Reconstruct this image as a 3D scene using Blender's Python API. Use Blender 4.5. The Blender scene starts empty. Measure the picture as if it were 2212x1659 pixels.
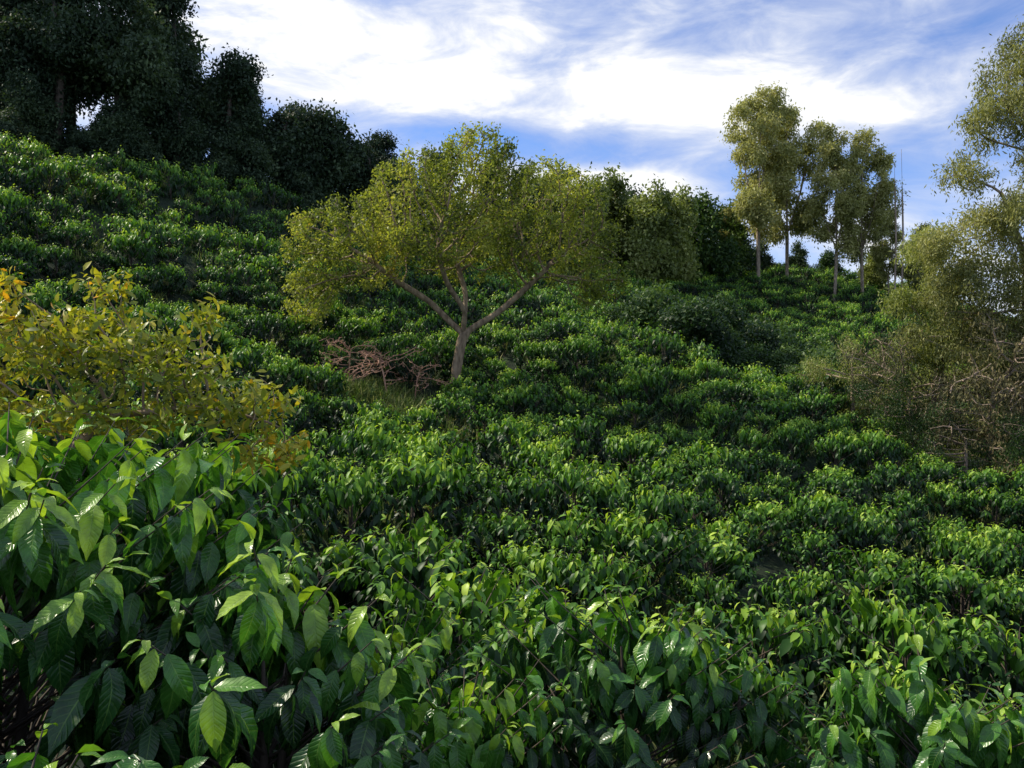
import bpy, math, numpy as np
from mathutils import Vector
rs = np.random.RandomState
scene = bpy.context.scene

# ------------------------------------------------------------------ terrain
CP = np.array([
(0,0,-1.7),(-5,0,-1.2),(5,0,-2.5),(-2,3.2,-2.0),(0.65,4.6,-2.8),(2,4.2,-3.1),(-0.5,5,-3.0),(0,8,-4.0),(5,8,-5.0),(-4,8,-3.2),
(-20,-10,2),(20,-10,-7),(0,-15,-.5),(-12,10,-1.5),(-20,15,0.5),
(-19,35,2.8),(-20.6,42,5.9),(-31,52,13.6),(-25.4,58,13.9),(-16.7,66,13.2),(-12,28,-.8),(-13,22,-1.8),
(-2.6,40,-.9),(-8.3,50,3.3),(-12.6,57,7.2),(3,58,3.6),(9,85,8.6),(0,85,12.5),(-8,70,9.5),
(0,22,-3.6),(0,16,-4.3),(0,12,-4.3),(-5.5,25,-3.2),(-2.5,15,-3.8),(7,33,-3.4),(4.3,20,-4.8),(3,14,-4.9),
(14.6,34,-4.3),(10.3,24,-5.8),(6.9,16,-5.9),(21.4,36,-5),(13,22,-6.2),(6.5,11,-5.2),(30,34,-7),(22,20,-8),
(8,50,1.2),(16,46,-1.3),(21,62,-2.2),(13,63,1.6),(30,58,-4.8),(32,85,2.5),(19,90,6.8),(14.5,110,14),(33.5,125,16),(56,130,14),(71,120,7),(60,90,1),(50,60,-5),
(0,115,17),(-30,80,17),(-50,70,20),(-45,45,14),(-60,100,22),(-15,100,18),(30,160,12),(60,170,9),(0,160,14),(-60,20,12),(80,30,-10),(90,160,4)],float)
def _phi(r):
    return np.where(r>1e-9, r*r*np.log(np.maximum(r,1e-9)),0)
n=len(CP)
K=_phi(np.linalg.norm(CP[:,None,:2]-CP[None,:,:2],axis=2))+np.eye(n)*12.0
Pm=np.hstack([np.ones((n,1)),CP[:,:2]])
A=np.zeros((n+3,n+3));A[:n,:n]=K;A[:n,n:]=Pm;A[n:,:n]=Pm.T
SOL=np.linalg.solve(A,np.concatenate([CP[:,2],np.zeros(3)]))
def gz(x,y):
    x=np.atleast_1d(np.asarray(x,float));y=np.atleast_1d(np.asarray(y,float))
    sh=x.shape;x=x.ravel();y=y.ravel()
    cx=np.clip(x,-75,105);cy=np.clip(y,-20,185)
    out=np.zeros(len(x))
    for i in range(0,len(x),20000):
        a=cx[i:i+20000];b=cy[i:i+20000]
        r=np.sqrt((a[:,None]-CP[None,:,0])**2+(b[:,None]-CP[None,:,1])**2)
        out[i:i+20000]=_phi(r)@SOL[:n]+SOL[n]+SOL[n+1]*a+SOL[n+2]*b
    w=np.clip((np.hypot(x,y)-9)/15,0,1)
    out+=w*(.6*np.sin(x*.36+1.2*np.sin(y*.19))*np.sin(y*.27+.9*np.sin(x*.17)+.6)+.2*np.sin(x*.9+y*.3)*np.sin(y*.8-x*.2))
    far=np.hypot(x-cx,y-cy)
    t=np.clip(far/250,0,1);t=t*t*(3-2*t)
    out=out*(1-t)+(-8+4*np.sin(x*.004)*np.cos(y*.005))*t
    return out.reshape(sh)
def g1(x,y): return float(gz(x,y)[0])

# ------------------------------------------------------------------ helpers
def mesh_from(name,V,F,mats,tint=None,uv=None,smooth=True,matidx=None):
    me=bpy.data.meshes.new(name)
    nf,k=F.shape
    me.vertices.add(len(V));me.vertices.foreach_set('co',np.asarray(V,np.float32).ravel())
    me.loops.add(nf*k);me.loops.foreach_set('vertex_index',F.astype(np.int32).ravel())
    me.polygons.add(nf);me.polygons.foreach_set('loop_start',np.arange(0,nf*k,k,dtype=np.int32))
    me.polygons.foreach_set('loop_total',np.full(nf,k,np.int32))
    for m in mats: me.materials.append(m)
    if matidx is not None: me.polygons.foreach_set('material_index',matidx.astype(np.int32))
    me.update(calc_edges=True)
    if tint is not None:
        a=me.attributes.new('tint','FLOAT','POINT');a.data.foreach_set('value',np.asarray(tint,np.float32))
    if uv is not None:
        l=me.uv_layers.new(name='UVMap')
        l.data.foreach_set('uv',np.asarray(uv,np.float32)[F.ravel()].ravel())
    me.polygons.foreach_set('use_smooth',np.full(len(me.polygons),smooth))
    me.validate();me.update()
    return me
def obj(name,me,parent=None,coll=None):
    o=bpy.data.objects.new(name,me)
    (coll or scene.collection).objects.link(o)
    if parent: o.parent=parent
    return o
def nrm(a): return a/np.maximum(np.linalg.norm(a,axis=-1,keepdims=True),1e-9)

def leaf_tpl(kind):
    if kind=='near':
        S=np.array([0,.08,.2,.35,.5,.65,.8,.9,1.0]);T=np.array([-1,-.5,0,.5,1.])
    elif kind=='mid':
        S=np.array([0,.3,.65,1.0]);T=np.array([-1,0,1.])
    else:
        S=np.array([0,.45,1.0]);T=np.array([-1,1.])
    s,t=np.meshgrid(S,T,indexing='ij')
    w=np.sin(np.pi*np.clip(S,0,1)**.9)**.8*(1-.2*S); w[0]=.03; w[-1]=.015
    if kind=='near': w[-2]*=.7
    ww=np.repeat(w[:,None],len(T),1)
    nT=len(T);F=[]
    for i in range(len(S)-1):
        for j in range(nT-1):
            F.append((i*nT+j,i*nT+j+1,(i+1)*nT+j+1,(i+1)*nT+j))
    return s.ravel(),t.ravel(),ww.ravel(),np.array(F)
def leaves(P,D,N,L,W,tint,kind='mid',curv=.25,fold=.25,r=None):
    s,t,w,F=leaf_tpl(kind)
    n=len(P);m=len(s)
    D=nrm(D);B=nrm(np.cross(D,N));N=np.cross(B,D)
    L=np.broadcast_to(np.asarray(L,float),(n,));W=np.broadcast_to(np.asarray(W,float),(n,))
    r=r or rs(1)
    cv=curv*(0.3+1.4*r.rand(n))
    ph=r.rand(n)*6.28
    a=L[:,None]*s*(1-.25*cv[:,None]*s)
    b=W[:,None]*t*w*.5
    c=-cv[:,None]*L[:,None]*s**2*.8+fold*W[:,None]*np.abs(t)*w*.5
    if kind=='near':
        c=c+ .07*W[:,None]*np.sin(s*17+ph[:,None]+t)*np.abs(t)*w
        b=b+ (.10*L*np.sin(ph))[:,None]*s**2
    V=P[:,None]+D[:,None]*a[...,None]+B[:,None]*b[...,None]+N[:,None]*c[...,None]
    FF=(F[None]+(np.arange(n)*m)[:,None,None]).reshape(-1,4)
    uv=np.stack([np.tile(t*.5+.5,n),np.tile(s,n)],1)
    return V.reshape(-1,3),FF,np.repeat(tint,m),uv

def tubes(paths,sides=6):
    V=[];F=[];off=0
    ang=np.linspace(0,2*np.pi,sides,endpoint=False)
    for pts,rad in paths:
        pts=np.asarray(pts,float);rad=np.asarray(rad,float);k=len(pts)
        d=np.zeros_like(pts);d[1:-1]=pts[2:]-pts[:-2];d[0]=pts[1]-pts[0];d[-1]=pts[-1]-pts[-2];d=nrm(d)
        up=np.array([1.,.13,.07]) if abs(d[0][0])<.8 else np.array([.1,1.,.05])
        b=nrm(np.cross(d,up));c=np.cross(d,b)
        ring=pts[:,None]+rad[:,None,None]*(b[:,None]*np.cos(ang)[None,:,None]+c[:,None]*np.sin(ang)[None,:,None])
        V.append(ring.reshape(-1,3))
        i=np.arange(k-1)[:,None]*sides;j=np.arange(sides)[None];j2=(j+1)%sides
        F.append((np.stack([i+j,i+j2,i+sides+j2,i+sides+j],-1).reshape(-1,4))+off)
        off+=k*sides
    return np.vstack(V),np.vstack(F)
def combine(parts):
    V=[];F=[];T=[];U=[];M=[];off=0
    for v,f,t,u,m in parts:
        V.append(v);F.append(f+off);off+=len(v)
        T.append(np.broadcast_to(t,(len(v),)));U.append(u if u is not None else np.zeros((len(v),2)))
        M.append(np.full(len(f),m))
    return np.vstack(V),np.vstack(F),np.concatenate(T),np.vstack(U),np.concatenate(M)

# ------------------------------------------------------------------ materials
def ramp(nt,stops):
    r=nt.nodes.new('ShaderNodeValToRGB')
    e=r.color_ramp.elements
    while len(e)<len(stops): e.new(.5)
    for i,(p,c) in enumerate(stops):
        e[i].position=p;e[i].color=(*c,1)
    return r
def foliage(name,stops,rough=.4,trans=.3,veins=False,spec=.4,tcol=(1.5,1.6,.6)):
    m=bpy.data.materials.new(name);m.use_nodes=True;nt=m.node_tree;N=nt.nodes;Lk=nt.links
    N.clear();out=N.new('ShaderNodeOutputMaterial')
    at=N.new('ShaderNodeAttribute');at.attribute_name='tint'
    oi=N.new('ShaderNodeObjectInfo')
    ad=N.new('ShaderNodeMath');ad.operation='MULTIPLY_ADD';ad.inputs[1].default_value=.28;
    Lk.new(oi.outputs['Random'],ad.inputs[0]);Lk.new(at.outputs['Fac'],ad.inputs[2])
    sb=N.new('ShaderNodeMath');sb.operation='SUBTRACT';sb.inputs[1].default_value=.14;Lk.new(ad.outputs[0],sb.inputs[0])
    r=ramp(nt,stops);Lk.new(sb.outputs[0],r.inputs[0])
    col=r.outputs[0]
    p=N.new('ShaderNodeBsdfPrincipled');p.inputs['Roughness'].default_value=rough
    p.inputs['Specular IOR Level'].default_value=spec
    if veins:
        uv=N.new('ShaderNodeUVMap');sp=N.new('ShaderNodeSeparateXYZ');Lk.new(uv.outputs[0],sp.inputs[0])
        a=N.new('ShaderNodeMath');a.operation='SUBTRACT';a.inputs[1].default_value=.5;Lk.new(sp.outputs[0],a.inputs[0])
        b=N.new('ShaderNodeMath');b.operation='ABSOLUTE';Lk.new(a.outputs[0],b.inputs[0])
        c=N.new('ShaderNodeMath');c.operation='MULTIPLY_ADD';c.inputs[1].default_value=-.35;Lk.new(b.outputs[0],c.inputs[0]);Lk.new(sp.outputs[1],c.inputs[2])
        d=N.new('ShaderNodeMath');d.operation='MULTIPLY';d.inputs[1].default_value=62;Lk.new(c.outputs[0],d.inputs[0])
        s=N.new('ShaderNodeMath');s.operation='COSINE';Lk.new(d.outputs[0],s.inputs[0])
        v=N.new('ShaderNodeMapRange');v.inputs[1].default_value=.85;v.inputs[2].default_value=1.;Lk.new(s.outputs[0],v.inputs[0])
        mr=N.new('ShaderNodeMapRange');mr.inputs[1].default_value=.035;mr.inputs[2].default_value=.012;Lk.new(b.outputs[0],mr.inputs[0])
        v2=N.new('ShaderNodeMath');v2.operation='MULTIPLY';v2.inputs[1].default_value=.4;Lk.new(v.outputs[0],v2.inputs[0])
        mx=N.new('ShaderNodeMath');mx.operation='MAXIMUM';Lk.new(v2.outputs[0],mx.inputs[0]);Lk.new(mr.outputs[0],mx.inputs[1])
        mul=N.new('ShaderNodeMath');mul.operation='MULTIPLY';mul.inputs[1].default_value=.5;Lk.new(mx.outputs[0],mul.inputs[0])
        mixc=N.new('ShaderNodeMixRGB');mixc.inputs[2].default_value=(.20,.34,.07,1);Lk.new(mul.outputs[0],mixc.inputs[0]);Lk.new(col,mixc.inputs[1])
        tc=N.new('ShaderNodeTexCoord');nz=N.new('ShaderNodeTexNoise');nz.inputs['Scale'].default_value=22;nz.inputs['Detail'].default_value=5;Lk.new(tc.outputs['Object'],nz.inputs[0])
        hr=N.new('ShaderNodeMapRange');hr.inputs[1].default_value=.35;hr.inputs[2].default_value=.7;hr.inputs[3].default_value=.75;hr.inputs[4].default_value=1.3;Lk.new(nz.outputs['Fac'],hr.inputs[0])
        mm=N.new('ShaderNodeMixRGB');mm.blend_type='MULTIPLY';mm.inputs[0].default_value=1;Lk.new(mixc.outputs[0],mm.inputs[1]);Lk.new(hr.outputs[0],mm.inputs[2])
        col=mm.outputs[0]
        rr=N.new('ShaderNodeMapRange');rr.inputs[1].default_value=.3;rr.inputs[2].default_value=.7;rr.inputs[3].default_value=rough-.08;rr.inputs[4].default_value=rough+.14;Lk.new(nz.outputs['Fac'],rr.inputs[0]);Lk.new(rr.outputs[0],p.inputs['Roughness'])
        bp=N.new('ShaderNodeBump');bp.invert=True;bp.inputs['Strength'].default_value=.55;bp.inputs['Distance'].default_value=.0018
        mv=N.new('ShaderNodeMath');mv.operation='MAXIMUM';Lk.new(s.outputs[0],mv.inputs[0]);Lk.new(mr.outputs[0],mv.inputs[1])
        Lk.new(mv.outputs[0],bp.inputs['Height']);Lk.new(bp.outputs[0],p.inputs['Normal'])
    Lk.new(col,p.inputs['Base Color'])
    tr=N.new('ShaderNodeBsdfTranslucent')
    tm=N.new('ShaderNodeMixRGB');tm.blend_type='MULTIPLY';tm.inputs[0].default_value=1;tm.inputs[2].default_value=(*tcol,1)
    Lk.new(col,tm.inputs[1]);Lk.new(tm.outputs[0],tr.inputs[0])
    mx2=N.new('ShaderNodeMixShader');mx2.inputs[0].default_value=trans
    Lk.new(p.outputs[0],mx2.inputs[1]);Lk.new(tr.outputs[0],mx2.inputs[2]);Lk.new(mx2.outputs[0],out.inputs[0])
    return m
def bark(name,c1,c2,scale=6):
    m=bpy.data.materials.new(name);m.use_nodes=True;nt=m.node_tree;N=nt.nodes;Lk=nt.links
    p=N['Principled BSDF'];p.inputs['Roughness'].default_value=.85
    tc=N.new('ShaderNodeTexCoord');mp=N.new('ShaderNodeMapping');mp.inputs['Scale'].default_value=(1,1,.3);Lk.new(tc.outputs['Object'],mp.inputs[0])
    nz=N.new('ShaderNodeTexNoise');nz.inputs['Scale'].default_value=scale;nz.inputs['Detail'].default_value=6;Lk.new(mp.outputs[0],nz.inputs[0])
    r=ramp(nt,[(.35,c1),(.65,c2)]);Lk.new(nz.outputs['Fac'],r.inputs[0]);Lk.new(r.outputs[0],p.inputs['Base Color'])
    bp=N.new('ShaderNodeBump');bp.inputs['Strength'].default_value=.6;bp.inputs['Distance'].default_value=.05;Lk.new(nz.outputs['Fac'],bp.inputs['Height']);Lk.new(bp.outputs[0],p.inputs['Normal'])
    return m
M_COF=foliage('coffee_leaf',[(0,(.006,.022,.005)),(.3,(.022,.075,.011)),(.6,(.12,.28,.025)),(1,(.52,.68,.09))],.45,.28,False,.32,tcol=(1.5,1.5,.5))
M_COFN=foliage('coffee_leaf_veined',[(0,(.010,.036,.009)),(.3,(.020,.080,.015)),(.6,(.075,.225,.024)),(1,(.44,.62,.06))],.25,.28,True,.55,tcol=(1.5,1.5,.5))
M_CEN=foliage('legume_leaf',[(0,(.06,.09,.02)),(.4,(.25,.30,.05)),(.85,(.56,.55,.11)),(1,(.68,.40,.11))],.5,.45,spec=.3,tcol=(1.3,1.3,.6))
M_EUC=foliage('eucalyptus_leaf',[(0,(.10,.12,.04)),(.5,(.34,.35,.12)),(1,(.60,.56,.24))],.5,.4,spec=.3,tcol=(1.2,1.2,.7))
M_OLV=foliage('olive_leaf',[(0,(.06,.09,.025)),(.5,(.21,.25,.07)),(1,(.42,.44,.16))],.5,.3,spec=.3)
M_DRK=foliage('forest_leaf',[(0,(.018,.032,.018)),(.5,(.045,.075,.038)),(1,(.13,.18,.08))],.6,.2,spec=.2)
M_CIT=foliage('guava_leaf',[(0,(.06,.10,.015)),(.35,(.25,.30,.035)),(.62,(.52,.47,.05)),(.85,(.85,.42,.03)),(1,(.8,.22,.03))],.4,.35,spec=.35,tcol=(1.3,1.3,.5))
M_SHR=foliage('shrub_leaf',[(0,(.010,.028,.009)),(.5,(.04,.085,.022)),(1,(.17,.26,.055))],.5,.25,spec=.3)
M_GRS=foliage('grass_blade',[(0,(.05,.09,.02)),(.5,(.13,.20,.045)),(1,(.42,.40,.16))],.6,.3,spec=.2,tcol=(1.2,1.2,.8))
M_BRN=foliage('dry_leaf',[(0,(.06,.075,.035)),(.5,(.17,.155,.07)),(1,(.38,.28,.15))],.7,.2,spec=.2,tcol=(1,1,.8))
B_BR=bark('brown_bark',(.16,.11,.065),(.40,.29,.18))
B_DK=bark('dark_bark',(.05,.038,.028),(.12,.09,.065))
B_EU=bark('eucalyptus_bark',(.16,.12,.08),(.42,.33,.24))
B_DRY=bark('dry_twig_bark',(.34,.17,.10),(.60,.34,.22))
B_GRY=bark('grey_twig_bark',(.20,.15,.11),(.45,.34,.25))

# ground
mg=bpy.data.materials.new('hillside_soil');mg.use_nodes=True;nt=mg.node_tree;N=nt.nodes;Lk=nt.links
p=N['Principled BSDF'];p.inputs['Roughness'].default_value=.95
tc=N.new('ShaderNodeTexCoord')
n1=N.new('ShaderNodeTexNoise');n1.inputs['Scale'].default_value=1.6;n1.inputs['Detail'].default_value=9;n1.inputs['Roughness'].default_value=.7;Lk.new(tc.outputs['Object'],n1.inputs[0])
r=ramp(nt,[(.35,(.006,.016,.005)),(.55,(.016,.038,.009)),(.7,(.04,.07,.02))]);Lk.new(n1.outputs['Fac'],r.inputs[0]);Lk.new(r.outputs[0],p.inputs['Base Color'])
bp=N.new('ShaderNodeBump');bp.inputs['Distance'].default_value=.4;Lk.new(n1.outputs['Fac'],bp.inputs['Height']);Lk.new(bp.outputs[0],p.inputs['Normal'])
def axis(lo,hi,step,far):
    a=list(np.arange(lo,hi+step/2,step));s=step;x=lo
    left=[]
    while x>-far: s*=1.35;x-=s;left.append(x)
    s=step;x=hi;right=[]
    while x<far: s*=1.35;x+=s;right.append(x)
    return np.array(left[::-1]+a+right)
ax=axis(-75,105,1.2,3500);ay=axis(-20,185,1.2,3500)
X,Y=np.meshgrid(ax,ay,indexing='ij');Z=gz(X,Y)
V=np.stack([X,Y,Z],-1).reshape(-1,3);ny=len(ay)
i,j=np.meshgrid(np.arange(len(ax)-1),np.arange(ny-1),indexing='ij')
F=np.stack([i*ny+j,(i+1)*ny+j,(i+1)*ny+j+1,i*ny+j+1],-1).reshape(-1,4)
obj('hillside_ground',mesh_from('hillside_ground',V,F,[mg]))

# ------------------------------------------------------------------ coffee bush (shoots with drooping leaf whorls)
def coffee(seed,R,H,ns,kind,L0,mat,nodes=6,gap=.05,tb=0.,low=.5):
    r=rs(seed)
    P=[];D=[];Nn=[];Ls=[];T=[];paths=[]
    lumps=[(nrm(np.array([r.randn(),r.randn(),.5*r.rand()+.1])),.14+.22*r.rand()) for _ in range(6)]
    up=np.array([0,0,1.])
    ga=r.rand()*6.28
    for b in range(ns):
        inner=b%5==3
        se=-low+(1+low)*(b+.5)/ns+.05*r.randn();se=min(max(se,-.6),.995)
        e=math.asin(se);az=ga+b*2.39996+.3*r.randn()
        dirh=np.array([math.cos(az),math.sin(az),0])
        u=dirh*math.cos(e)+up*se
        k=1+.06*r.randn()-.14
        for ld,lm in lumps: k+=lm*math.exp(-(1-float(u@ld))*9)
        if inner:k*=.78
        ce=math.cos(e)**.75 if e>0 else 1-.25*(se/.6)**2
        zc=H*.48
        tip=dirh*R*ce*k+up*(zc+(H*.52*k if se>0 else H*.48)*(abs(se)**.9)*(1 if se>0 else -1.3)*.97)
        tip[2]=max(tip[2],.12*H)
        axis_=nrm(dirh*(1.0*math.cos(e)+.3)+up*(.25+.35*max(se,0))+.28*r.randn(3))
        stem0=up*max(tip[2]-.45*np.linalg.norm(tip[:2])-.1*H,.1*H)
        if kind=='near' or b%3==0:
            tt=np.linspace(0,1,5)[:,None]
            mid=(stem0+tip)/2-up*.02
            pa=(1-tt)**2*stem0+2*tt*(1-tt)*(mid)+tt*tt*tip
            paths.append((pa,np.linspace(.008,.0028,5)*(.8 if kind=='near' else 1.4)))
        ph=r.rand()*6.28
        bx=nrm(np.cross(axis_,[.3,.2,1.]));by=np.cross(axis_,bx)
        bt=r.rand();sz=.85+.3*r.rand()
        for q in range(nodes):
            pp=tip+(stem0-tip)*min(.9,q*gap*1.25/max(np.linalg.norm(stem0-tip),.1))
            for sg in (0,1):
                a=ph+q*1.5708+sg*3.1416+.3*r.randn()
                rad=bx*math.cos(a)+by*math.sin(a)
                rad=rad*np.array([1,1,.45])
                d=rad*(.6 if q==0 else 1.)+axis_*(.8 if q==0 else .45-.04*q)+up*(.05 if q==0 else -.42-.10*q-.4*r.rand())+.14*r.randn(3)
                P.append(pp+rad*.008);D.append(d)
                Nn.append(up*1.0+axis_*.55+.25*r.randn(3)+rad*.35)
                Ls.append(L0*sz*(.40 if q==0 else .72 if q==1 else 1.)*(.8+.4*r.rand()))
                hh=.6*max(se,-.2)  # bright tops, dark skirts: young growth plus light and shade put into tint
                T.append(np.clip(tb+.10+hh+(.32*bt if q==0 else .24*bt if q==1 else .03-.05*q)+.10*r.randn()-(.22 if inner else 0),0,1))  # tips pale as young leaves; inner shoots darkened, shade put into tint
    P=np.array(P);D=np.array(D);Nn=np.array(Nn);Ls=np.array(Ls);T=np.array(T)
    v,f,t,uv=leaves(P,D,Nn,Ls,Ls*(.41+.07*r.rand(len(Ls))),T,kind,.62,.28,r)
    parts=[(v,f,t,uv,0)]
    stem=[]
    for s in range(3):
        a=r.rand()*6.28;x=.06*R
        stem.append((np.array([[0,0,-.3],[x*math.cos(a),x*math.sin(a),.4*H],[2*x*math.cos(a),2*x*math.sin(a),.8*H]]),np.array([.03,.022,.006])))
    tv,tf=tubes(stem+paths,5)
    parts.append((tv,tf,.3,None,1))
    V,F,TT,UV,MI=combine(parts)
    return mesh_from('coffee_bush',V,F,[mat,B_DK],TT,UV if kind=='near' else None,True,MI)

def gn_scatter(name,pts,rot,scl,idx,objs):
    me=bpy.data.meshes.new(name);me.from_pydata([tuple(p) for p in pts],[],[])
    a=me.attributes.new('rot','FLOAT_VECTOR','POINT');a.data.foreach_set('vector',np.asarray(rot,np.float32).ravel())
    a=me.attributes.new('scl','FLOAT_VECTOR','POINT');a.data.foreach_set('vector',np.asarray(scl,np.float32).ravel())
    a=me.attributes.new('idx','INT','POINT');a.data.foreach_set('value',np.asarray(idx,np.int32))
    c=bpy.data.collections.new(name+'_source')
    for k,m in enumerate(objs):
        c.objects.link(bpy.data.objects.new('%s_variant_%02d'%(name,k),m))
    o=obj(name,me)
    g=bpy.data.node_groups.new(name,'GeometryNodeTree')
    g.interface.new_socket('Geometry',in_out='INPUT',socket_type='NodeSocketGeometry')
    g.interface.new_socket('Geometry',in_out='OUTPUT',socket_type='NodeSocketGeometry')
    N=g.nodes;gi=N.new('NodeGroupInput');go=N.new('NodeGroupOutput')
    ip=N.new('GeometryNodeInstanceOnPoints');ci=N.new('GeometryNodeCollectionInfo')
    ci.inputs[0].default_value=c;ci.inputs[1].default_value=True;ci.inputs[2].default_value=True
    def na(n,t):
        x=N.new('GeometryNodeInputNamedAttribute');x.data_type=t;x.inputs[0].default_value=n;return x.outputs[0]
    e=N.new('FunctionNodeEulerToRotation')
    L=g.links
    L.new(gi.outputs[0],ip.inputs['Points']);L.new(ci.outputs[0],ip.inputs['Instance'])
    ip.inputs['Pick Instance'].default_value=True
    L.new(na('idx','INT'),ip.inputs['Instance Index'])
    L.new(na('rot','FLOAT_VECTOR'),e.inputs[0]);L.new(e.outputs[0],ip.inputs['Rotation'])
    L.new(na('scl','FLOAT_VECTOR'),ip.inputs['Scale'])
    L.new(ip.outputs[0],go.inputs[0])
    md=o.modifiers.new('scatter','NODES');md.node_group=g
    return o

# plantation rows
r=rs(7)
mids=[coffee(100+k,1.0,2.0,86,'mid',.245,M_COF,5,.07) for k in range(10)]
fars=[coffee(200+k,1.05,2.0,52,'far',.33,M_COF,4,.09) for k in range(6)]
gx,gy=np.meshgrid(np.arange(-60,95,1.8),np.arange(5.6,150,2.1),indexing='ij')
gx=gx+.9*(np.arange(gx.shape[1])%2)[None]
px=gx.ravel()+r.uniform(-.5,.5,gx.size);py=gy.ravel()+r.uniform(-.6,.6,gx.size)+.8*np.sin(px*.15)
d=np.hypot(px,py)
keep=(np.abs(px)<.62*py*1.08+4)&(r.rand(len(px))>.02)
keep&=~((px<-1)&(px>-5.5)&(py<9.5))
keep&=(py>8.2)|(px>4.5)|(px<-6)
keep&=~((px<-12)&(py>55+ (px+31)*.75))
keep&=~((px>-14)&(px<6)&(py>78))
keep&=~((px>=-5)&(px<75)&(py>112+.35*px))
keep&=~((np.hypot((px-17.5)/10,(py-61)/9)<1))
keep&=~((px>19)&(py>37)&(py<75)&(px<70))
for (cx,cy,cr) in [(-27.5,53.5,1.6),(-5.6,36.3,2.0),(-2.7,40,1.0),(22,80,1.8)]:
    keep&=~(np.hypot(px-cx,py-cy)<cr)
px=px[keep];py=py[keep];d=d[keep]
pz=gz(px,py)
def put(name,m,objs,sc0,sc1):
    k=m.sum();rr=rs(len(px)+k)
    s=rr.uniform(sc0,sc1,k)[:,None]*np.stack([rr.uniform(.9,1.15,k),rr.uniform(.9,1.15,k),rr.uniform(.8,1.15,k)],1)
    rot=np.stack([rr.normal(0,.12,k),rr.normal(0,.12,k),rr.uniform(0,6.28,k)],1)
    gn_scatter(name,np.stack([px,py,pz],1)[m],rot,s,rr.randint(0,len(objs),k),objs)
put('coffee_plantation',d<48,mids,.74,1.2)
put('distant_coffee_plantation',d>=48,fars,.75,1.2)

# foreground bushes
def fg(seed,x,y,R,H,top,ns,L0,nodes=6,low=.55,tb=.03):
    me=coffee(seed,R,H,ns,'near',L0,M_COFN,nodes,.05,tb=tb,low=low)
    o=obj('coffee_bush',me);o.location=(x,y,top-H);o.rotation_euler=(0,0,seed)
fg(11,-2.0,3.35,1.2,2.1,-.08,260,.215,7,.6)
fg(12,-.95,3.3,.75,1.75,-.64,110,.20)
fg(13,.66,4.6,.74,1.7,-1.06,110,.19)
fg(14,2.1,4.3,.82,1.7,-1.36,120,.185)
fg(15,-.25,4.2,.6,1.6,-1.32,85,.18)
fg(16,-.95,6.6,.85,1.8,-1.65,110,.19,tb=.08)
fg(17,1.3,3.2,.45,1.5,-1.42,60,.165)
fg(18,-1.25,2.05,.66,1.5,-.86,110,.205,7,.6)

# ------------------------------------------------------------------ trees
def colonize(init,att,step,di,dk,maxit=160,seed=0,grav=0.):
    r=rs(seed)
    pos=[np.array(p,float) for p,_ in init];par=[q for _,q in init]
    att=np.array(att,float)
    nd=np.full(len(att),1e9);ni=np.zeros(len(att),int)
    new=list(range(len(pos)))
    for it in range(maxit):
        if len(att)==0 or not new: break
        NP=np.array([pos[k] for k in new])
        for s in range(0,len(NP),400):
            dd=np.linalg.norm(att[:,None]-NP[None,s:s+400],axis=2)
            mi=dd.argmin(1);mv=dd[np.arange(len(att)),mi]
            b=mv<nd;nd[b]=mv[b];ni[b]=np.array(new)[s+mi[b]]
        kk=nd>dk;att=att[kk];nd=nd[kk];ni=ni[kk]
        if len(att)==0: break
        inf=nd<(di if it>3 else di*3)
        if not inf.any():
            inf=nd<=nd.min()+.5
        acc={}
        dirs=nrm(att[inf]-np.array(pos)[ni[inf]])
        for k,dv in zip(ni[inf],dirs):
            acc[k]=acc.get(k,0)+dv
        new=[]
        for k,v in acc.items():
            v=v/np.linalg.norm(v+1e-9)+.18*r.randn(3)+np.array([0,0,grav]);v/=np.linalg.norm(v)
            q=pos[k]+v*step
            pos.append(q);par.append(k);new.append(len(pos)-1)
    return np.array(pos),np.array(par)
def skeleton_mesh(pos,par,rt,rtrunk,sides=6,expo=2.2):
    n=len(pos)
    ch=[[] for _ in range(n)]
    for i in range(n):
        if par[i]>=0: ch[par[i]].append(i)
    w=np.zeros(n)
    for i in range(n-1,-1,-1):
        if not ch[i]: w[i]=1
        if par[i]>=0: w[par[i]]+=w[i]
    rad=rt*w**(1/expo)
    rad=rt+(rad-rt)*(rtrunk-rt)/max(rad[0]-rt,1e-6)
    paths=[]
    st=[(0,None)]
    while st:
        i,pp=st.pop()
        chain=[pp] if pp is not None else []
        radc=[rad[i]] if pp is not None else []
        c=i
        while True:
            chain.append(c);radc.append(rad[c])
            if not ch[c]: break
            m=max(ch[c],key=lambda k:w[k])
            for k in ch[c]:
                if k!=m: st.append((k,c))
            c=m
        if len(chain)>1:
            P=pos[chain].copy()
            if len(P)>3: P[1:-1]=.5*P[1:-1]+.25*(P[:-2]+P[2:])
            paths.append((P,np.array(radc)))
    V,F=tubes(paths,sides)
    return V,F,w
def ell(r,clumps,dens):
    out=[]
    for (cx,cy,cz,a,b,c) in clumps:
        k=int(dens*(a*b*c)**(2/3.)*4)+3
        u=nrm(r.randn(k,3))*(r.rand(k,1)**.28)
        out.append(u*[a,b,c]+[cx,cy,cz])
    return np.vstack(out)
def lownoise(P,s,seed=0):
    r=rs(seed);o=0
    for k in range(5):
        v=r.randn(3)/s;o=o+np.sin(P@v+r.rand()*6.28)
    return o/5
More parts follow.
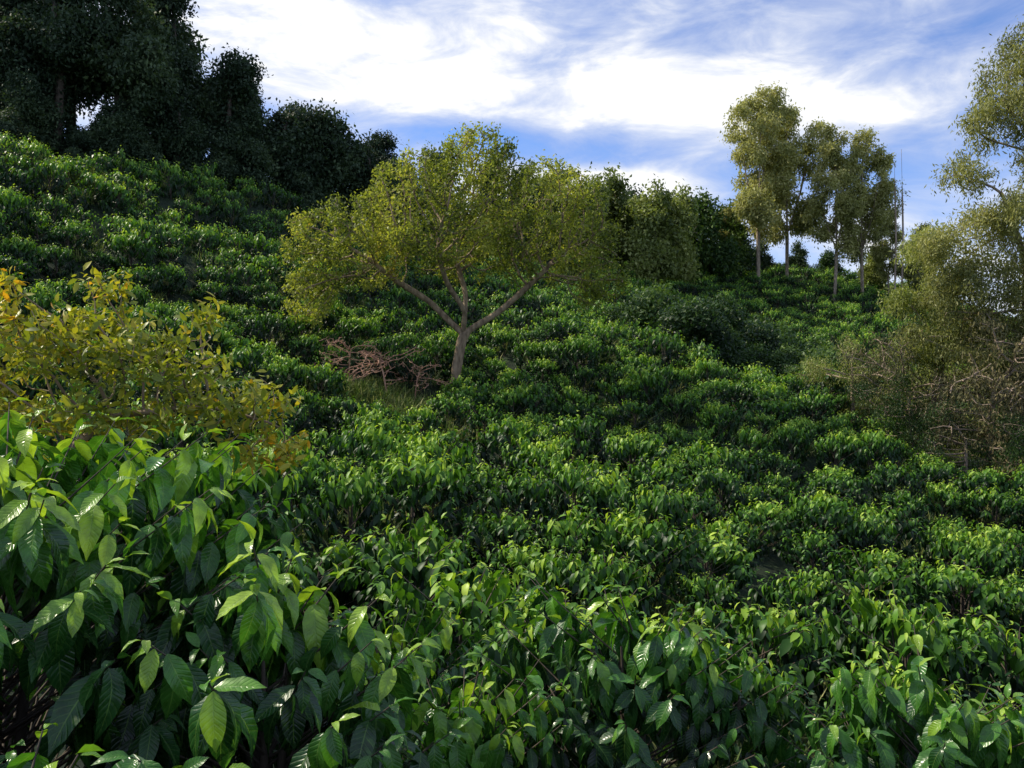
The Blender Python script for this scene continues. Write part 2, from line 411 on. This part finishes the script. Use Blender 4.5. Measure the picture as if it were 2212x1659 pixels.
def tree_mesh(name,init,clumps,dens,step,di,dk,rt,rtrunk,leafmat,barkm,nleaf,spread,L,asp,droop=.0,wmax=3,tint0=.45,seed=0,kind='far',upb=.6,tvar=.25,expo=2.2):
    r=rs(seed)
    att=ell(r,clumps,dens)
    pos,par=colonize(init,att,step,di,dk,200,seed)
    V,F,w=skeleton_mesh(pos,par,rt,rtrunk,6,expo)
    tip=pos[(w<=wmax)&(np.arange(len(pos))>=len(init))]
    nl=nleaf;
    wt=r.rand(len(tip))**1.3+.08;wt/=wt.sum()
    c=tip[r.choice(len(tip),nl,p=wt)]
    P=c+r.randn(nl,3)*spread
    D=r.randn(nl,3)*.8+[0,0,-droop]
    Nn=r.randn(nl,3)*.6+[0,0,upb]
    T=np.clip(tint0+tvar*lownoise(P,1.2,seed)+.13*r.randn(nl),0,1)
    Ls=L*(.6+.8*r.rand(nl))
    v,f,t,uv=leaves(P,D,Nn,Ls,Ls*asp,T,kind,.25,.2,r)
    parts=[(v,f,t,uv,0),(V,F,.3,None,1)]
    VV,FF,TT,UV,MI=combine(parts)
    return mesh_from(name,VV,FF,[leafmat,barkm],TT,None,True,MI)
def chain(init,pts,parent,step):
    p=np.array(init[parent][0]) if parent>=0 else None
    for q in pts:
        q=np.array(q,float)
        if p is None: init.append((q,-1));p=q;parent=len(init)-1;continue
        k=max(1,int(round(np.linalg.norm(q-p)/step)))
        for s in range(1,k+1):
            init.append((p+(q-p)*s/k,parent));parent=len(init)-1
        p=q
    return parent
# central spreading tree
base=np.array([-2.75,40,-1.05])
init=[]
f=chain(init,[(0,0,-1.0),(.12,0,1.6),(.45,0,3.4)],-1,.35)
l=chain(init,[(-.3,.2,4.1),(-1.2,.3,5.0),(-2.4,-.2,5.7),(-3.6,-.6,6.6)],f,.35)
m=chain(init,[(.5,.4,4.2),(.55,.8,5.4),(.1,1.2,6.8)],f,.35)
m2=chain(init,[(.6,-.5,4.4),(-.2,-1.3,5.6),(-.6,-2.2,7.0)],f,.35)
rr_=chain(init,[(1.1,0,3.8),(2.1,.1,4.4),(3.0,.3,5.2),(4.3,.3,6.4)],f,.35)
cl=[(-4.9,0,7.5,3.1,3.6,2.4),(-.6,0,9.5,3.9,4.2,2.6),(1.2,.5,12.0,1.9,2,1.4),(4.4,0,8.6,3.3,3.6,3.0),(-6.6,-.5,5.2,1.5,2,1.5),(6.6,0,6.2,1.8,2.2,1.7),(0,-2.5,7.8,3,2.,1.6),(0,3,7.8,3.,2,1.8)]
me=tree_mesh('spreading_tree',init,cl,20,.3,2.4,.58,.022,.26,M_CEN,B_BR,46000,.18,.18,.5,.2,2,.42,3,'far',tvar=.4)
o=obj('spreading_shade_tree',me);o.location=base

# vine covered dark forest trees
def dark_tree(seed,H,W,nl=26000,mat=None,lf=.3):
    r=rs(seed);init=[]
    t=chain(init,[(0,0,0),(.2,0,.35*H),(r.uniform(-.5,.5),0,.6*H),(0,0,.85*H)],-1,.6)
    cl=[];k=13
    for q in range(k):
        h=r.uniform(.22,.97);a=r.rand()*6.28;rad=W*(.75*math.sin(min(1,(1.05-h)*1.6)*1.4))*r.rand()**.5
        s=W*r.uniform(.28,.46)
        cl.append((rad*math.cos(a),rad*math.sin(a),h*H-.5*s,s,s,s*r.uniform(.8,1.5)))
    return tree_mesh('vine_covered_tree',init,cl,5,.6,4,.9,.03,.3,mat or M_DRK,B_DK,nl,.42,lf,.55,.6,3,.45,seed,'far',tvar=.35)
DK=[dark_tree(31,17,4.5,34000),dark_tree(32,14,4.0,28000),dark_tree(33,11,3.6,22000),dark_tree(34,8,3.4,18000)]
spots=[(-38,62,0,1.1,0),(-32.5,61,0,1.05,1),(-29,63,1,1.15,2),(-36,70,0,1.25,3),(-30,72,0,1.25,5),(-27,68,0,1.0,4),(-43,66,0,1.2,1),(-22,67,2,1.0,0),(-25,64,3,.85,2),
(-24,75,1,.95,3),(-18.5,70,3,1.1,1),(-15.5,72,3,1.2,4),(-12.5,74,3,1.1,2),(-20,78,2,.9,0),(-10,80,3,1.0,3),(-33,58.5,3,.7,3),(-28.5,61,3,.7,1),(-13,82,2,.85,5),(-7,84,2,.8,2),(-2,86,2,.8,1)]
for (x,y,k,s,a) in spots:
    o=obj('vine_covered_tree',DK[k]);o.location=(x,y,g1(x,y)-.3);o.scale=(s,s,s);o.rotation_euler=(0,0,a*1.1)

# eucalyptus
def euc(seed,H,W,nl,L,dens=5,mat=M_EUC,low=.36):
    r=rs(seed);init=[]
    c0=chain(init,[(0,0,0),(.2*r.randn(),.2*r.randn(),.3*H)],-1,.7)
    chain(init,[(.4*r.randn(),.3*r.randn(),.6*H),(.3*r.randn(),0,.9*H)],c0,.7)
    a=r.rand()*6.28
    for q in range(3):
        aa=a+q*2.1+.4*r.randn()
        chain(init,[(.3*W*math.cos(aa),.3*W*math.sin(aa),.5*H),(.5*W*math.cos(aa),.5*W*math.sin(aa),.72*H)],c0,.7)
    cl=[]
    for q in range(26):
        h=low+(1.0-low)*(q+r.rand())/26;a=r.rand()*6.28
        prof=math.sin(math.pi*min(1,((h-low)/(1.03-low)*.85+.15))**1.1)**.6
        rad=W*prof*r.uniform(.25,.85)
        s=W*r.uniform(.17,.30)
        cl.append((rad*math.cos(a),rad*math.sin(a),h*H-.8*s,s,s,s*r.uniform(.8,1.2)))
    return tree_mesh('eucalyptus_tree',init,cl,dens,.6,4,.8,.02,.0055*H+.08,mat,B_EU,nl,.36,L,.4,.7,3,.5,seed,'far',expo=1.9)
EU=[euc(51,24,5.6,26000,.40),euc(52,22,4.8,21000,.40),euc(53,20,4.4,18000,.40)]
for (x,y,k,s,a) in [(31.5,109,0,1.13,0),(36.4,113,0,1.08,2),(40.8,108,1,1.02,1),(44.8,109,1,1.0,3),(49.5,112,2,.65,2),(28.4,113,2,.5,4),(53,110,2,.62,1)]:
    o=obj('eucalyptus_tree',EU[k]);o.location=(x,y,g1(x,y)-.3);o.scale=(s,s,s);o.rotation_euler=(0,0,a)
# ridge broadleaf trees
OV=[dark_tree(61,11,3.6,12000,M_OLV,.4),dark_tree(62,10,3.8,12000,M_DRK,.4),dark_tree(63,8,3.6,10000,M_SHR,.4)]
for (x,y,k,s,a) in [(12.5,104,0,1.2,0),(16.5,100,0,1.2,1),(20,104,0,1.2,2),(21.5,112,1,1.25,3),(24.5,110,2,1.35,4),(28.5,114,2,1.15,5),(9,100,0,1.1,2),(5,98,0,1.1,1),(31.5,120,1,.75,0),(36,122,1,.65,2),(41,123,1,.6,5),(46,124,2,.6,1),(0,95,1,1.1,0),(50,118,0,.7,3),(56,118,0,.9,1),(17,118,1,1.3,2),(13,114,1,1.25,3)]:
    o=obj('ridge_tree',OV[k]);o.location=(x,y,g1(x,y)-.3);o.scale=(s,s,s);o.rotation_euler=(0,0,a)

# large right hand trees
def right_tree(seed,H,cl,nl,lean,mat=M_EUC,name='eucalyptus_tree',L=.2,t0=.5,trunk=.32,dens=9):
    init=[]
    f=chain(init,[(0,0,0),(lean*.3,0,.25*H),(lean*.7,.3,.5*H)],-1,.5)
    chain(init,[(lean,.2,.8*H)],f,.5)
    chain(init,[(lean-2,-.6,.66*H)],f,.5)
    return tree_mesh(name,init,cl,dens,.45,3.5,.65,.016,trunk,mat,B_EU,nl,.28,L,.32,.9,3,t0,seed,'far',tvar=.3)
x,y=24.0,40.;z=-5.4
me=right_tree(71,22,[(.6,0,20.4,2.0,2.3,2.4),(-.9,0,17.9,1.6,2.,1.3),(2,0,16.5,2.4,2.3,2.2),(-2.9,-.3,15.3,1.3,1.4,.9),(-1.8,-.5,13.2,1.6,2,1.0),(-4.4,-.5,12.0,1.2,1.2,.8),(.2,-.4,14.2,1.3,1.4,.9),(.8,-1,11.2,2.0,2,1.3),(-3.4,0,9.9,1.5,2,1.0),(-.8,0,8.8,1.7,1.7,1.0),(3,1,19,2,2,2.5),(2,.5,7.6,2.2,2,1.3),(-4.6,.5,7.9,1.4,1.4,.8),(-2,0,6.6,1.6,1.5,.9)],90000,.6,L=.2,t0=.55)
o=obj('eucalyptus_tree',me);o.location=(x,y,z-.2)
x,y=21.0,42.;z=g1(x,y)
me=right_tree(72,12,[(-.5,0,10.8,1.2,1.5,1.2),(.8,0,9.3,1.3,1.6,.9),(-1.6,0,8.2,1.1,1.5,.7),(.5,-.5,6.8,1.4,1.5,.8),(-1,0,5.6,1.2,1.3,.7)],15000,.4,M_OLV,trunk=.12,t0=.7,L=.2)
o=obj('eucalyptus_tree',me);o.location=(x,y,z-.2)
x,y=29.,43.;z=g1(x,y)
me=right_tree(73,20,[(0,0,17,3,2.5,3),(1,0,13,3,2.5,2.5),(-1,0,9.5,2.5,2,2)],26000,.3,L=.22)
o=obj('eucalyptus_tree',me);o.location=(x,y,z-.2)
# dry drooping trees
def dry(seed,H,W,nl,trunk=.12,mat=M_BRN,L=.16,bk=B_DRY,rt=.012,fn=11,name='dry_tree',dens=14,dk=.35,step=.25):
    r=rs(seed);init=[]
    chain(init,[(0,0,-.2),(-.15,0,.3*H),(-.3,0,.5*H)],-1,step)
    cl=[]
    for q in range(fn):
        a=r.rand()*6.28;rad=W*r.rand()**.5;h=r.uniform(.3,.95)*H*(1-.35*(rad/W))
        cl.append((rad*math.cos(a),rad*math.sin(a),h,W*.3,W*.3,H*.12))
    return tree_mesh(name,init,cl,dens,step,2.5,dk,rt,trunk,mat,bk,nl,.2,L,.3,1.2,2,.45,seed,'far')
DR=[dry(81,7.5,3.0,6500,bk=B_GRY,rt=.018),dry(82,6,2.8,8000,bk=B_GRY,mat=M_OLV),dry(83,6,2.8,9000,bk=B_GRY,mat=M_SHR)]
for (x,y,k,s,a) in [(19.3,41,0,1.0,0),(22.0,39.5,0,1.2,2),(25,38,0,1.25,4),(17.6,44,1,.9,1),(27.5,40,2,1.2,3),(21.5,43,1,1.3,5),(24.5,42,0,1.4,1),(20.5,38.5,2,.8,1),(18,41.5,2,.75,3),(23.5,37,2,.9,2)]:
    o=obj('dry_tree',DR[k]);o.location=(x,y,g1(x,y));o.scale=(s,s,s);o.rotation_euler=(0,0,a)
# dead shrub beside central tree
me=dry(85,2.4,1.5,260,.035,M_BRN,.1,B_DRY,.012,14,'dead_shrub',60,.16,.13)
for (x,y,a,s) in [(-5.4,37.0,0,1.2),(-7.2,37.6,2,1.1),(-4.3,37.6,4,.95)]:
    o=obj('dead_shrub',me);o.location=(x,y,max(g1(x,y),-1.6)+.35);o.rotation_euler=(0,0,a);o.scale=(s,s,s)
# bare snag trees
for k,(x,y,H) in enumerate([(47.5,106,19),(48.6,106.5,21)]):
    init=[];chain(init,[(0,0,0),(.2,0,.5*H),(0,0,.98*H)],-1,.8)
    me=tree_mesh('bare_tree',init,[(0,0,.75*H,1.2,1.2,4)],1.2,.6,3,.9,.02,.11,M_EUC,B_GRY,200,.3,.3,.4,.8,3,.4,90+k,'far')
    o=obj('bare_tree',me);o.location=(x,y,g1(x,y))

# guava-like shrub left with orange leaves
init=[];f=chain(init,[(-1.2,0,0),(-.9,0,1.2),(-.5,0,1.8)],-1,.15)
chain(init,[(0,0,2.2),(.9,0,2.3),(1.6,0,2.1)],f,.15)
cl=[(-.9,0,2.9,.7,.7,.4),(-.2,0,2.9,.7,.6,.4),(.5,0,2.7,.6,.6,.35),(1.1,0,2.35,.55,.6,.3),(0,-.2,2.2,.8,.6,.25),(-1.1,0,2.3,.7,.6,.3),(-.1,0,3.35,.22,.3,.25),(.9,0,3.05,.18,.2,.28),(-1.,0,3.4,.2,.2,.2),(-1.,0,1.7,.8,.6,.3),(1.5,0,1.9,.4,.4,.2)]
me=tree_mesh('guava_shrub',init,cl,150,.09,1,.13,.004,.05,M_CIT,B_BR,5000,.05,.105,.42,-.1,2,.40,5,'mid',upb=.5,tvar=.55)
o=obj('guava_shrub',me);o.location=(-3.75,8.0,-2.5)

# ------------------------------------------------------------------ shrubs / undergrowth / grass
def shrub(seed,R,H,nl,mat,L):
    r=rs(seed)
    c=nrm(r.randn(14,3))*[R*.65,R*.65,H*.35]+[0,0,H*.5]
    u=nrm(r.randn(nl,3))
    q=c[r.randint(0,14,nl)]+u*(r.rand(nl,1)**.25)*R*.42
    q[:,2]=np.abs(q[:,2])
    T=np.clip(.32+.2*lownoise(q,.5,seed)+.3*u[:,2]+.12*r.randn(nl),0,1)  # clump tops tinted lighter, so light from above is painted into the leaves
    Ls=L*(.6+.8*r.rand(nl))
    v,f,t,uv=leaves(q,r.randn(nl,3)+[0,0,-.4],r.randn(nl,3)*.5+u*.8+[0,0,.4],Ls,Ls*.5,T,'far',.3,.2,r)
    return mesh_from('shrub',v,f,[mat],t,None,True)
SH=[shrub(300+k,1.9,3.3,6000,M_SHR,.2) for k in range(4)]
r=rs(5);S=[]
for _ in range(60):
    a=r.rand()*6.28;q=r.rand()**.5;S.append((17.5+q*math.cos(a)*9.5,61+9*q*math.sin(a)))
for _ in range(25): S.append((r.uniform(11,26),r.uniform(66,74)))
for _ in range(60): S.append((r.uniform(22,60),r.uniform(42,75)))
S=np.array(S);k=len(S)
pts=np.stack([S[:,0],S[:,1],gz(S[:,0],S[:,1])-.2],1)
gn_scatter('valley_shrubs',pts,np.stack([np.zeros(k),np.zeros(k),r.rand(k)*6.28],1),r.uniform(.7,1.6,k)[:,None]*np.ones((1,3)),r.randint(0,4,k),SH)
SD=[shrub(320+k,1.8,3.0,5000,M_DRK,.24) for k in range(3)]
S=[]
for _ in range(150):
    x=r.uniform(-48,0);S.append((x,57+(x+31)*.75+r.uniform(1.5,12) if x<-10 else 78+r.uniform(0,10)))
for _ in range(60): x=r.uniform(0,60);S.append((x,112+.35*x+r.uniform(0,10)-(10 if x<14 else 0)))
S=np.array(S);k=len(S)
pts=np.stack([S[:,0],S[:,1],gz(S[:,0],S[:,1])-.2],1)
gn_scatter('forest_undergrowth',pts,np.stack([np.zeros(k),np.zeros(k),r.rand(k)*6.28],1),r.uniform(.5,1.1,k)[:,None]*np.ones((1,3)),r.randint(0,3,k),SD)
def tuft(seed,nl=150):
    r=rs(seed);P=np.concatenate([r.randn(nl,2)*.28,np.zeros((nl,1))],1)
    D=np.stack([r.randn(nl)*.35,r.randn(nl)*.35,np.ones(nl)],1)
    L=r.uniform(.3,.8,nl)
    v,f,t,uv=leaves(P,D,r.randn(nl,3)+[0,0,.01],L,L*.06,np.clip(.5+.25*r.randn(nl),0,1),'mid',.6,.1,r)
    return mesh_from('grass_tuft',v,f,[M_GRS],t)
TU=[tuft(400+k) for k in range(4)]
S=[]
for (cx,cy,cr,nn) in [(-27.5,53.5,2.,110),(-5.6,36.3,2.2,60),(22,80,2.,40),(-32,53,1.5,60)]:
    for _ in range(nn):
        a=r.rand()*6.28;q=r.rand()**.5*cr*1.1;S.append((cx+q*1.4*math.cos(a),cy+q*math.sin(a)))
for _ in range(1800):
    y=100*r.rand()**.7+9;x=r.uniform(-.66,.66)*y;S.append((x,y))
S=np.array(S);S=S[~((S[:,0]<-12)&(S[:,1]>56+(S[:,0]+31)*.75))];k=len(S)
pts=np.stack([S[:,0],S[:,1],gz(S[:,0],S[:,1])-.03],1)
sc=r.uniform(.7,1.3,k)
gn_scatter('wild_grass',pts,np.stack([np.zeros(k),np.zeros(k),r.rand(k)*6.28],1),sc[:,None]*np.ones((1,3)),r.randint(0,4,k),TU)

# ------------------------------------------------------------------ light + sky
S=Vector((-0.88,0.26,0)).normalized();el=math.radians(43)
S=Vector((S.x*math.cos(el),S.y*math.cos(el),math.sin(el)))
sun=bpy.data.lights.new('sun','SUN');sun.energy=5.0;sun.angle=math.radians(.6);sun.color=(1,.92,.74)
so=obj('sun',sun);so.rotation_euler=S.to_track_quat('Z','Y').to_euler();so.location=(0,0,60)
w=bpy.data.worlds.new('World');scene.world=w;w.use_nodes=True;nt=w.node_tree;N=nt.nodes;Lk=nt.links
bg=N['Background'];bg.inputs[1].default_value=.115
sky=N.new('ShaderNodeTexSky');sky.sky_type='NISHITA';sky.sun_disc=False;sky.sun_elevation=el;sky.sun_rotation=math.atan2(S.x,S.y)
sky.air_density=1.0;sky.dust_density=.3;sky.ozone_density=2.5;sky.altitude=1200
tc=N.new('ShaderNodeTexCoord');sp=N.new('ShaderNodeSeparateXYZ');Lk.new(tc.outputs['Generated'],sp.inputs[0])
def M(op,a,b=None,c=None,clamp=False):
    n=N.new('ShaderNodeMath');n.operation=op;n.use_clamp=clamp
    for i,x in enumerate((a,b,c)):
        if x is None: continue
        if isinstance(x,(int,float)): n.inputs[i].default_value=x
        else: Lk.new(x,n.inputs[i])
    return n.outputs[0]
azi=M('ARCTAN2',sp.outputs[0],sp.outputs[1]);ele=M('ARCSINE',sp.outputs[2])
def noise(vec,sc,det,rough=.55,dist=0.):
    n=N.new('ShaderNodeTexNoise');n.inputs['Scale'].default_value=sc;n.inputs['Detail'].default_value=det;n.inputs['Roughness'].default_value=rough;n.inputs['Distortion'].default_value=dist
    Lk.new(vec,n.inputs[0]);return n.outputs['Fac']
mp=N.new('ShaderNodeMapping');mp.inputs['Rotation'].default_value=(0,math.radians(14),0);mp.inputs['Scale'].default_value=(1,1,2.6);Lk.new(tc.outputs['Generated'],mp.inputs[0])
n1=noise(mp.outputs[0],2.6,9,.55,.5)
n2=noise(mp.outputs[0],9,9,.6,.5)
def blob(a0,e0,sa,se,rot,amp):
    da=M('SUBTRACT',azi,a0);de=M('SUBTRACT',ele,e0)
    c,s=math.cos(rot),math.sin(rot)
    u=M('DIVIDE',M('ADD',M('MULTIPLY',da,c),M('MULTIPLY',de,s)),sa)
    v=M('DIVIDE',M('SUBTRACT',M('MULTIPLY',de,c),M('MULTIPLY',da,s)),se)
    q=M('ADD',M('MULTIPLY',u,u),M('MULTIPLY',v,v))
    return M('MULTIPLY',M('EXPONENT',M('MULTIPLY',q,-1)),amp)
dens=M('MULTIPLY_ADD',n1,1.7,-.30)
dens=M('ADD',dens,M('MULTIPLY_ADD',n2,1.7,-.85))
for b in [(-.16,.36,.20,.065,-.2,.55),(.25,.31,.20,.045,-.15,.8),(.1,.225,.16,.028,.05,.8),(.42,.19,.25,.035,0,.35),
          (.02,.272,.24,.020,-.12,-.8),(-.2,.255,.12,.035,-.3,-.55),(.48,.235,.2,.035,.1,-.45),(-.55,.45,.3,.1,0,.4),(.05,.36,.03,.08,-.9,-.35),(.45,.40,.2,.05,-.1,0.)]:
    if b[5]: dens=M('ADD',dens,blob(*b))
cov=M('MULTIPLY',dens,1.0,None,True)
mix=N.new('ShaderNodeMixRGB');Lk.new(cov,mix.inputs[0])
hs=N.new('ShaderNodeMixRGB');hs.blend_type='MULTIPLY';hs.inputs[0].default_value=1;hs.inputs[2].default_value=(1.15,1.35,1.75,1);Lk.new(sky.outputs[0],hs.inputs[1])
Lk.new(hs.outputs[0],mix.inputs[1])
cr=ramp(nt,[(.2,(4.4,5.0,7.4)),(.65,(6.3,6.8,8.2)),(1.0,(8.9,9.0,9.2))]);Lk.new(cov,cr.inputs[0]);Lk.new(cr.outputs[0],mix.inputs[2])
Lk.new(mix.outputs[0],bg.inputs[0])

cam=bpy.data.cameras.new('camera');cam.sensor_width=36;cam.lens=30;cam.clip_end=9000;cam.clip_start=.05
co=obj('camera',cam);co.location=(0,0,0);co.rotation_euler=(math.radians(90),0,0)
scene.camera=co
scene.view_settings.view_transform='Standard';scene.view_settings.look='None';scene.view_settings.exposure=0
